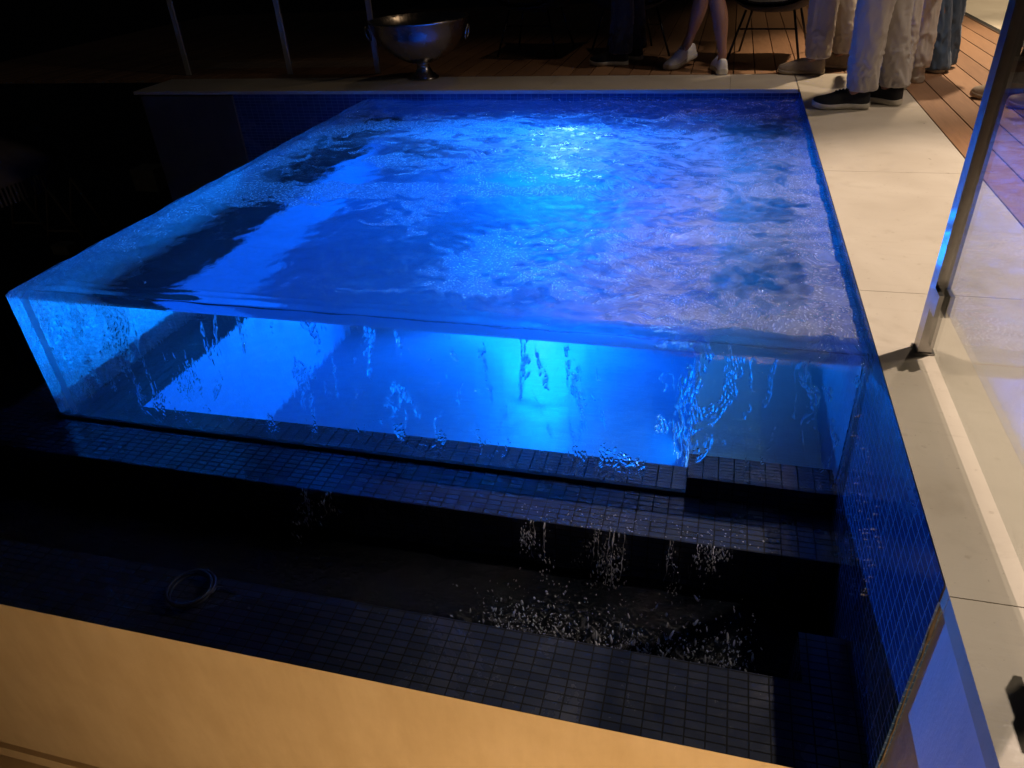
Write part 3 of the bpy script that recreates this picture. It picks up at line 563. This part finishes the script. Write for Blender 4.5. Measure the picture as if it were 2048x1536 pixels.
# far balustrade in the dark
for k, (x, y) in enumerate(((-3.36, 5.62), (-2.60, 5.62), (-4.3, 5.62))):
    post((x, y, 0.001), ('dim steel post in the dark left of the metal bowl', 'steel post directly beside the metal bowl', 'barely visible steel post at the far end of the back coping')[k], h=1.1, wx=0.02, wy=0.02, mat='satin')
pane('glass_panel', -3.33, -2.63, 5.615, 5.623, 0.05, 1.1, 'clear glass panel between the two far posts left of the bowl')
pane('glass_panel', -4.27, -3.39, 5.615, 5.623, 0.05, 1.1, 'clear glass panel at the far left end of the back coping')

# ------------------------------------------------------------------ metal bowl on a foot
bx, by = -2.14, 5.42
bo = thing('wine_cooler', (bx, by, 0), 'large round metal wine cooler bowl on a short foot on the back coping', 'bowl')
MB().lathe([(0.055, 0.11), (0.12, 0.125), (0.20, 0.165), (0.27, 0.225), (0.325, 0.305), (0.352, 0.385), (0.362, 0.392), (0.362, 0.402), (0.345, 0.402), (0.318, 0.31), (0.255, 0.235), (0.16, 0.175), (0.0005, 0.16)], (bx, by, 0), 64).build('bowl', M['bowl'], bo)
MB().lathe([(0.105, 0.0), (0.108, 0.012), (0.09, 0.02), (0.085, 0.03), (0.065, 0.042), (0.048, 0.075), (0.045, 0.1), (0.06, 0.115), (0.0005, 0.118)], (bx, by, 0), 48).build('foot', M['bowl'], bo)
hb = MB(); hb.tube([(bx+0.375+0.012*math.cos(a), by-0.06+0.035*math.sin(a), 0.315+0.045*math.cos(a)) for a in [2*math.pi*i/20 for i in range(21)]], 0.006, 8, False); hb.build('ring_handle', M['steel'], bo)
hb = MB(); hb.tube([(bx-0.375-0.012*math.cos(a), by-0.06+0.035*math.sin(a), 0.315+0.045*math.cos(a)) for a in [2*math.pi*i/20 for i in range(21)]], 0.006, 8, False); hb.build('ring_handle', M['steel'], bo)

# ------------------------------------------------------------------ dark outdoor chairs
def chair(x, y, rz, label, wood=False):
    c = thing('lounge_chair', (x, y, 0), label, 'chair', 'dark lounge chairs behind the pool')
    Rm = Matrix.Rotation(rz, 3, 'Z'); T = lambda p: tuple(Vector((x, y, 0)) + Rm @ Vector(p))
    s_ = MB(); prof = [(0.30, 0.40), (0.28, 0.385), (0.1, 0.345), (-0.12, 0.32), (-0.24, 0.36), (-0.31, 0.5), (-0.36, 0.68), (-0.385, 0.80)]
    rows = []
    for px, pz in prof:
        rows.append([T((px - 0.06*(abs(u)**2), u*0.30*(1+0.05*(pz-0.3)), pz+0.11*abs(u)**3)) for u in [-1+2*i/12 for i in range(13)]])
    back = [[tuple(Vector(p)+Vector((0, 0, -0.03))) for p in r] for r in rows]
    s_.grid(rows); s_.grid(back[::-1]); s_.build('shell', M['blackcloth'], c)
    for sx, sy in ((1, 1), (1, -1), (-1, 1), (-1, -1)):
        l_ = MB(); l_.tube([T((sx*0.17-0.02, sy*0.16, 0.335)), T((sx*0.27-0.02, sy*0.25, 0.0))], 0.0085, 8); l_.build('leg', M['black'], c)
    r_ = MB(); r_.tube([T((0.18, -0.2, 0.22)), T((0.18, 0.2, 0.22))], 0.006, 6); r_.build('crossbar', M['black'], c)
    return c
chair(0.28, 6.05, math.radians(-100), 'black sling chair with thin metal legs beside the bare legged person')
chair(-0.75, 6.35, math.radians(-70), 'black lounge chair in the dark behind the dark trousered person')
chair(-1.55, 6.5, math.radians(-95), 'black lounge chair in the dark right of the metal bowl')

# ------------------------------------------------------------------ people
def shoe_mb(L, kind):
    sole, up = MB(), MB(); prof = []
    T_ = [0, .02, .06, .12, .2, .3, .4, .5, .6, .7, .8, .88, .94, .98, 1.0]
    hw = [.014, .026, .033, .036, .036, .034, .034, .038, .044, .048, .048, .0445, .038, .029, .016]
    cx = [0, 0, 0, 0, 0, .001, .003, .005, .006, .005, .003, 0, -.003, -.005, -.006]
    tk = {'black': .030, 'white': .034}.get(kind, .024)
    lift = [.004, .002, 0, 0, 0, .001, .002, .002, .001, 0, .001, .004, .008, .011, .013]
    hh = [.060, .094, .100, .098, .093, .088, .096, .097, .090, .078, .069, .064, .059, .053, .042]
    sr = []
    for t_, w_, c_, l_ in zip(T_, hw, cx, lift):
        w2 = w_+.004; x = t_*L; sr.append([(x, c_+w2*math.copysign(abs(math.cos(a))**.35, math.cos(a)), l_+tk*.5+tk*.5*math.copysign(abs(math.sin(a))**.35, math.sin(a))) for a in [2*math.pi*i/16 for i in range(16)]])
    sole.grid(sr, closed_u=True, caps=True)
    ur = []
    for t_, w_, c_, l_, h_ in zip(T_, hw, cx, lift, hh):
        x = t_*L*0.985+.003; z0 = l_+tk*.8; row = []
        for i in range(17):
            a = math.pi*i/16; cc, ss = math.cos(a), math.sin(a); e_ = 0.75 if t_ > .35 else 0.55
            row.append((x, c_+w_*math.copysign(abs(cc)**e_, cc)*(1-0.12*ss), z0+(h_-z0)*abs(ss)**0.8))
        ur.append(row)
    up.grid(ur, caps=True)
    return sole, up
def place_mb(mb, Mx): mb.v = [tuple(Mx @ Vector(p)) for p in mb.v]; return mb
SHOES = {'white': ('sn_white', 'sole_white', 'lace'), 'black': ('sn_black', 'sole_white', 'lace_black'), 'beige': ('sn_beige', 'sole_beige', 'lace')}
def shoe(parent, heel, ang, kind, L=0.29, pitch=0.0, roll=0.0):
    Mx = Matrix.Translation(heel) @ Matrix.Rotation(ang, 4, 'Z') @ Matrix.Translation((L*.85, 0, 0)) @ Matrix.Rotation(pitch, 4, 'Y') @ Matrix.Translation((-L*.85, 0, 0))
    so, up = shoe_mb(L, kind); mu, ms, mlc = SHOES[kind]
    u = place_mb(up, Mx).build('shoe', M[mu], parent)
    so = place_mb(so, Mx).build('sole', M[ms]); so.parent = u; so.matrix_parent_inverse = u.matrix_parent_inverse.copy() if False else Matrix()
    so.parent = u; so.matrix_parent_inverse = Matrix()
    lc = MB()
    if kind != 'beige':
        for k, (tx_, zz) in enumerate(((.43, .0985), (.49, .0985), (.55, .0955), (.61, .090))):
            lc.tube([(tx_*L+.004*math.sin(j*2), .022*math.sin((j-3)/3*1.3), zz-0.010*((j-3)/3)**2) for j in range(7)], 0.0026, 6)
        lc.tube([(.42*L, 0, .098), (.40*L, .018, .106), (.43*L, .032, .098), (.44*L, .028, .09)], .002, 6); lc.tube([(.42*L, 0, .098), (.40*L, -.018, .107), (.43*L, -.034, .096), (.45*L, -.03, .088)], .002, 6)
        l_ = place_mb(lc, Mx).build('lace', M[mlc]); l_.parent = u; l_.matrix_parent_inverse = Matrix()
    else:
        lc.tube([(.33*L, .033*math.cos(a), .085+.012*math.sin(a)) for a in [math.pi*i/10 for i in range(11)]], 0.002, 6)
        l_ = place_mb(lc, Mx).build('trim', M[ms]); l_.parent = u; l_.matrix_parent_inverse = Matrix()
    return Mx @ Vector((L*.21, 0, .10))
def person(label, feet, hip, face, shoes, trousers, top='shirt', H=1.76, bare=False, rads=(0.075, 0.088, 0.098), hem=0.085, knee_off=((0, 0), (0, 0)), pitchs=(0, 0), seed=0, skin_leg=1.0):
    # feet: two (heel x, heel y, heading); hip: (x, y)
    k = H/1.76; P = thing('person', (hip[0], hip[1], 0), label, 'person', 'people standing behind the pool')
    ank = []
    for (fx, fy, fa), pt in zip(feet, pitchs): ank.append(shoe(P, (fx, fy, 0.001), fa, shoes, pitch=pt))
    f = Vector((math.cos(face), math.sin(face), 0)); s_ = Vector((-f.y, f.x, 0)); hb_ = Vector((hip[0], hip[1], 0))
    v, e_, r = [], [], []
    def add(p, rad_, par=None): v.append(tuple(p)); r.append(rad_); (e_.append((par, len(v)-1)) if par is not None else None); return len(v)-1
    pel = add(hb_+Vector((0, 0, .96*k)), (.145, .10)); sp_ = add(hb_+Vector((0, 0, 1.10*k)), (.135, .095), pel); ch = add(hb_+Vector((0, 0, 1.30*k)), (.15, .105), sp_)
    nb_ = add(hb_+Vector((0, 0, 1.46*k)), (.075, .065), ch); nk = add(hb_+f*.012+Vector((0, 0, 1.53*k)), (.055, .055), nb_); hd = add(hb_+f*.03+Vector((0, 0, 1.62*k)), (.075, .088), nk); ht = add(hb_+f*.025+Vector((0, 0, 1.70*k)), (.070, .082), hd)
    legs = []; lr = 1.0 if bare else 0.72
    for i, (a, sg) in enumerate(zip(ank, (1, -1))):
        hj = hb_+s_*sg*.095+Vector((0, 0, .90*k)); kn = hj.lerp(a, .53)+f*.02+Vector((knee_off[i][0], knee_off[i][1], 0))
        q = add(hj, (.085*lr, .09*lr), pel); q = add(hj.lerp(kn, .5), (.072*lr, .076*lr), q); q = add(kn, (.056*lr, .06*lr), q); q = add(kn.lerp(a, .12)-f*.008, (.052*lr, .056*lr), q); q = add(kn.lerp(a, .32)-f*.018*lr, (.058*lr, .062*lr), q); q = add(kn.lerp(a, .58)-f*.010*lr, (.048*lr, .052*lr), q); q = add(kn.lerp(a, .82)-f*.003, (.031, .034), q); q = add(a+Vector((0, 0, .01)), (.031, .036), q)
        fa = feet[i][2]; q = add(a+Vector((math.cos(fa)*.07, math.sin(fa)*.07, -.045)), (.028, .026), q); legs.append((hj, kn, a))
        sh = hb_+s_*sg*.185+Vector((0, 0, 1.41*k)); el = sh+s_*sg*.04-f*.02+Vector((0, 0, -.30*k)); wr = el+f*.13+Vector((0, 0, -.20*k))
        q = add(sh, (.052, .052), ch); q = add(el, (.038, .038), q); q = add(wr, (.025, .028), q); dv = (wr-el).normalized(); q = add(wr+dv*.06, (.022, .036), q)
        for j in range(4):
            b0 = wr+dv*.095+f*(.027-.018*j); q1 = add(b0, (.009, .009), q); q2 = add(b0+dv*(.035+.006*(j in (1, 2)))+f*.004, (.008, .008), q1); add(b0+dv*(.06+.01*(j in (1, 2)))-s_*sg*.012, (.007, .007), q2)
        q1 = add(wr+dv*.045+f*.036, (.010, .010), q); add(wr+dv*.08+f*.05, (.008, .008), q1)
    me = bpy.data.meshes.new('body'); me.from_pydata(v, e_, []); bo_ = link('body', me, M['skin'], P)
    md = bo_.modifiers.new('skin', 'SKIN'); md.use_smooth_shade = True
    if not me.skin_vertices: me.skin_vertices.new()
    for sv, q in zip(me.skin_vertices[0].data, r): sv.radius = q
    me.skin_vertices[0].data[0].use_root = True
    ss = bo_.modifiers.new('sub', 'SUBSURF'); ss.levels = 2; ss.render_levels = 2
    # trousers
    tm = MB(); nA, nR = 56, 84
    for i, (hj, kn, a) in enumerate(legs):
        if bare: top_z, a_ = 1.0, hj.lerp(kn, .93)
        else: a_ = Vector((a.x, a.y, hem)) if hem < a.z+0.2 else a
        rows = []
        for j in range(nR):
            t_ = j/(nR-1)
            if bare: c = a_.lerp(hj+Vector((0, 0, .04)), t_); rr_ = .098+.012*t_
            else:
                kt = .50
                c = (a_-f*0.005).lerp(kn, t_/kt) if t_ < kt else kn.lerp(hj+Vector((0, 0, .04)), (t_-kt)/(1-kt))
                rr_ = rads[0]+(rads[1]-rads[0])*min(1, t_/.5) if t_ < .5 else rads[1]+(rads[2]-rads[1])*(t_-.5)/.5
            row = []
            for q in range(nA):
                an = 2*math.pi*q/nA; ca, sa = math.cos(an), math.sin(an)
                z_ = c.z
                n1 = mnoise.noise((ca*1.3+seed*7.1, sa*1.3+i*5.0, z_*7.0+ca*1.2)); n2 = mnoise.noise((ca*2.6+seed*3.3, sa*2.6+i*2, z_*(26 if t_ < .22 else 16)+sa*2.2+3*n1)); n3 = mnoise.noise((ca*1.0, sa*1.0+seed, z_*3.2+i*9))
                fold = 1-abs(n2)*2.2
                amp = (1.15 if t_ < .25 else .7) if not bare else .25
                rr2 = rr_*(1+.10*n3)+.010*n1+.010*amp*fold-.004
                if j == 0: rr2 -= .004
                row.append((c.x+rr2*ca, c.y+rr2*sa*.95, c.z + (.004*n1 if j < 2 else 0)))
            rows.append(row)
        inner = [[(c_[0]*.06+p[0]*.94, c_[1]*.06+p[1]*.94, p[2]+.012) for p in rows[0]] for c_ in [(rows[0][0][0]*.5+rows[0][nA//2][0]*.5, rows[0][0][1]*.5+rows[0][nA//2][1]*.5)]]
        tm.grid(inner+[[(p[0]*.97+c2.x*.03, p[1]*.97+c2.y*.03, p[2]+.002) for p in rows[0] for c2 in [a_]]]+rows, closed_u=True, uvscale=0.5)
    pr = [[tuple(hb_+s_*math.cos(an)*(.19-.02*q)+f*math.sin(an)*(.13-.01*q)+Vector((0, 0, (.82+.06*q)*k))) for an in [2*math.pi*u/40 for u in range(40)]] for q in range(4)]
    tm.grid(pr, closed_u=True); tm.build('trousers' if not bare else 'shorts', M[trousers], P)
    # shirt with sleeves, hair
    st_ = MB(); prof = [(.96, .175, .125), (1.05, .168, .12), (1.2, .175, .13), (1.32, .19, .135), (1.42, .175, .105), (1.47, .09, .08)]
    st_.grid([[tuple(hb_+s_*math.cos(an)*a_+f*math.sin(an)*b_+Vector((0, 0, z_*k))) for an in [2*math.pi*u/40 for u in range(40)]] for z_, a_, b_ in prof], closed_u=True)
    for sg in (1, -1):
        sh = hb_+s_*sg*.165+Vector((0, 0, 1.42*k)); el = hb_+s_*sg*.228-f*.02+Vector((0, 0, 1.16*k)); st_.tube([sh, sh.lerp(el, .5), el], [.075, .066, .06], 16)
    st_.build('shirt', M[top], P)
    ha = MB(); ha.lathe([(.086, -.02), (.094, .03), (.088, .075), (.06, .105), (.0005, .118)], tuple(hb_+f*.01+Vector((0, 0, 1.65*k))), 20); ha.build('hair', M['hair'], P)
    return P
PI = math.pi
# feet given by the heel point and heading
person('person with bare legs and white sneakers stepping along the far coping', [(-0.02, 5.44, PI*.55), (-0.22, 5.86, PI*1.28)], (-0.13, 5.72), PI*.85, 'white', 'shorts', bare=True, pitchs=(0, .22), seed=1)
person('person in beige trousers and beige slip-on shoes behind the pool corner', [(0.62, 5.46, PI*.97), (0.80, 5.62, PI*.9)], (0.60, 5.62), PI*.95, 'beige', 'beige', rads=(.074, .088, .1), seed=2, hem=.10)
person('person in loose grey linen trousers and black white-soled sneakers', [(0.765, 4.50, PI*1.0), (0.93, 4.56, PI*.78)], (0.76, 4.60), PI*.92, 'black', 'linen', rads=(.070, .090, .104), seed=3, hem=.095)
person('person in white trousers and white sneakers behind the grey linen trousers', [(1.03, 4.98, PI*.95), (1.13, 5.14, PI*.62)], (1.07, 5.18), PI*.8, 'white', 'white_cloth', rads=(.058, .064, .09), seed=4, hem=.085)
person('person in long blue jeans standing on the timber deck', [(1.30, 5.44, PI*.6), (1.36, 5.60, PI*.6)], (1.24, 5.58), PI*.6, 'black', 'denim', rads=(.078, .062, .092), seed=5, hem=.02)
person('person in black trousers with a pale soled black shoe in the dark', [(-0.70, 5.86, PI*.99), (-0.62, 6.06, PI*.9)], (-0.72, 6.02), PI, 'black', 'darkcloth', rads=(.075, .085, .1), seed=6)
person('person in dark trousers and beige shoes behind the right glass panel', [(1.60, 4.74, PI*1.0), (1.72, 4.52, PI*1.0)], (1.70, 4.64), PI, 'beige', 'darkcloth', rads=(.07, .08, .1), seed=8)

# ------------------------------------------------------------------ dim things in the garden below, far left
pa = thing('parasol', (-7.2, 5.6, -3), 'dim fringed parasol in the dark garden left of the pool', 'parasol')
q = MB(); n = 24; cxp, cyp, zc = -7.55, 5.5, -0.78
q.grid([[(cxp+rr_*math.cos(a), cyp+rr_*math.sin(a), zz) for a in [2*PI*i/n for i in range(n)]] for rr_, zz in ((0.02, -0.25), (0.5, -0.5), (1.2, -0.86), (1.2, -0.90))], closed_u=True); q.build('canopy', M['canvas'], pa)
q = MB()
for i in range(170):
    a = 2*PI*i/170; q.quad([(cxp+1.2*math.cos(a), cyp+1.2*math.sin(a), -0.89), (cxp+1.2*math.cos(a+.018), cyp+1.2*math.sin(a+.018), -0.89), (cxp+1.2*math.cos(a+.018), cyp+1.2*math.sin(a+.018), -1.06), (cxp+1.2*math.cos(a), cyp+1.2*math.sin(a), -1.06)])
q.build('fringe', M['canvas'], pa); MB().tube([(cxp, cyp, -3), (cxp, cyp, -0.26)], 0.03, 10).build('pole', M['black'], pa)
def trestle(x, y, s_, label):
    t_ = thing('folding_trestle', (x, y, -3), label, 'trestle', 'tan wooden trestles in the garden')
    for dy in (0, 0.5):
        for a, b in (((-.35, 0), (0, .8)), ((.35, 0), (0, .8))):
            l_ = MB(); l_.tube([(x+a[0]*s_, y+dy*s_, -3+a[1]*s_), (x+b[0]*s_, y+dy*s_, -3+b[1]*s_)], .022*s_, 6); l_.build('leg', M['tan'], t_)
    l_ = MB(); l_.tube([(x-.3*s_, y, -3+.1*s_), (x+.32*s_, y, -3+.12*s_)], .02*s_, 6); l_.build('stretcher', M['tan'], t_)
trestle(-9.95, 8.95, 1.0, 'right one of two tan wooden folding trestles in the dark garden')
trestle(-10.9, 9.2, 1.0, 'left one of two tan wooden folding trestles, dimmer, in the garden')
cu = MB().box(-9.6, -9.3, 8.3, 8.5, -2.999, -2.86).build('cushion', M['pale'], None, 0.04); tag(cu, 'pale cushion on the dark garden ground at far left', 'cushion')
cu = MB().box(-10.4, -9.9, 11.2, 11.6, -2.999, -2.6).build('cushion', M['pale'], None, 0.06); tag(cu, 'pale yellow cushion in the dark just above the pool edge', 'cushion')
for o in list(C.objects):
    if o.type == 'MESH':
        if o.name.split('.')[0] in ('front_face', 'inner_face'): o.cycles.is_caustics_caster = True; o.data.polygons.foreach_set('use_smooth', [True]*len(o.data.polygons))
        elif o.name.split('.')[0] in ('mosaic_cladding', 'plaster_body', 'ledge_top', 'mosaic_top', 'bench_kerb', 'side_face', 'bond_seam', 'stone_paving', 'ledge_face', 'mosaic_face'): o.cycles.is_caustics_receiver = True
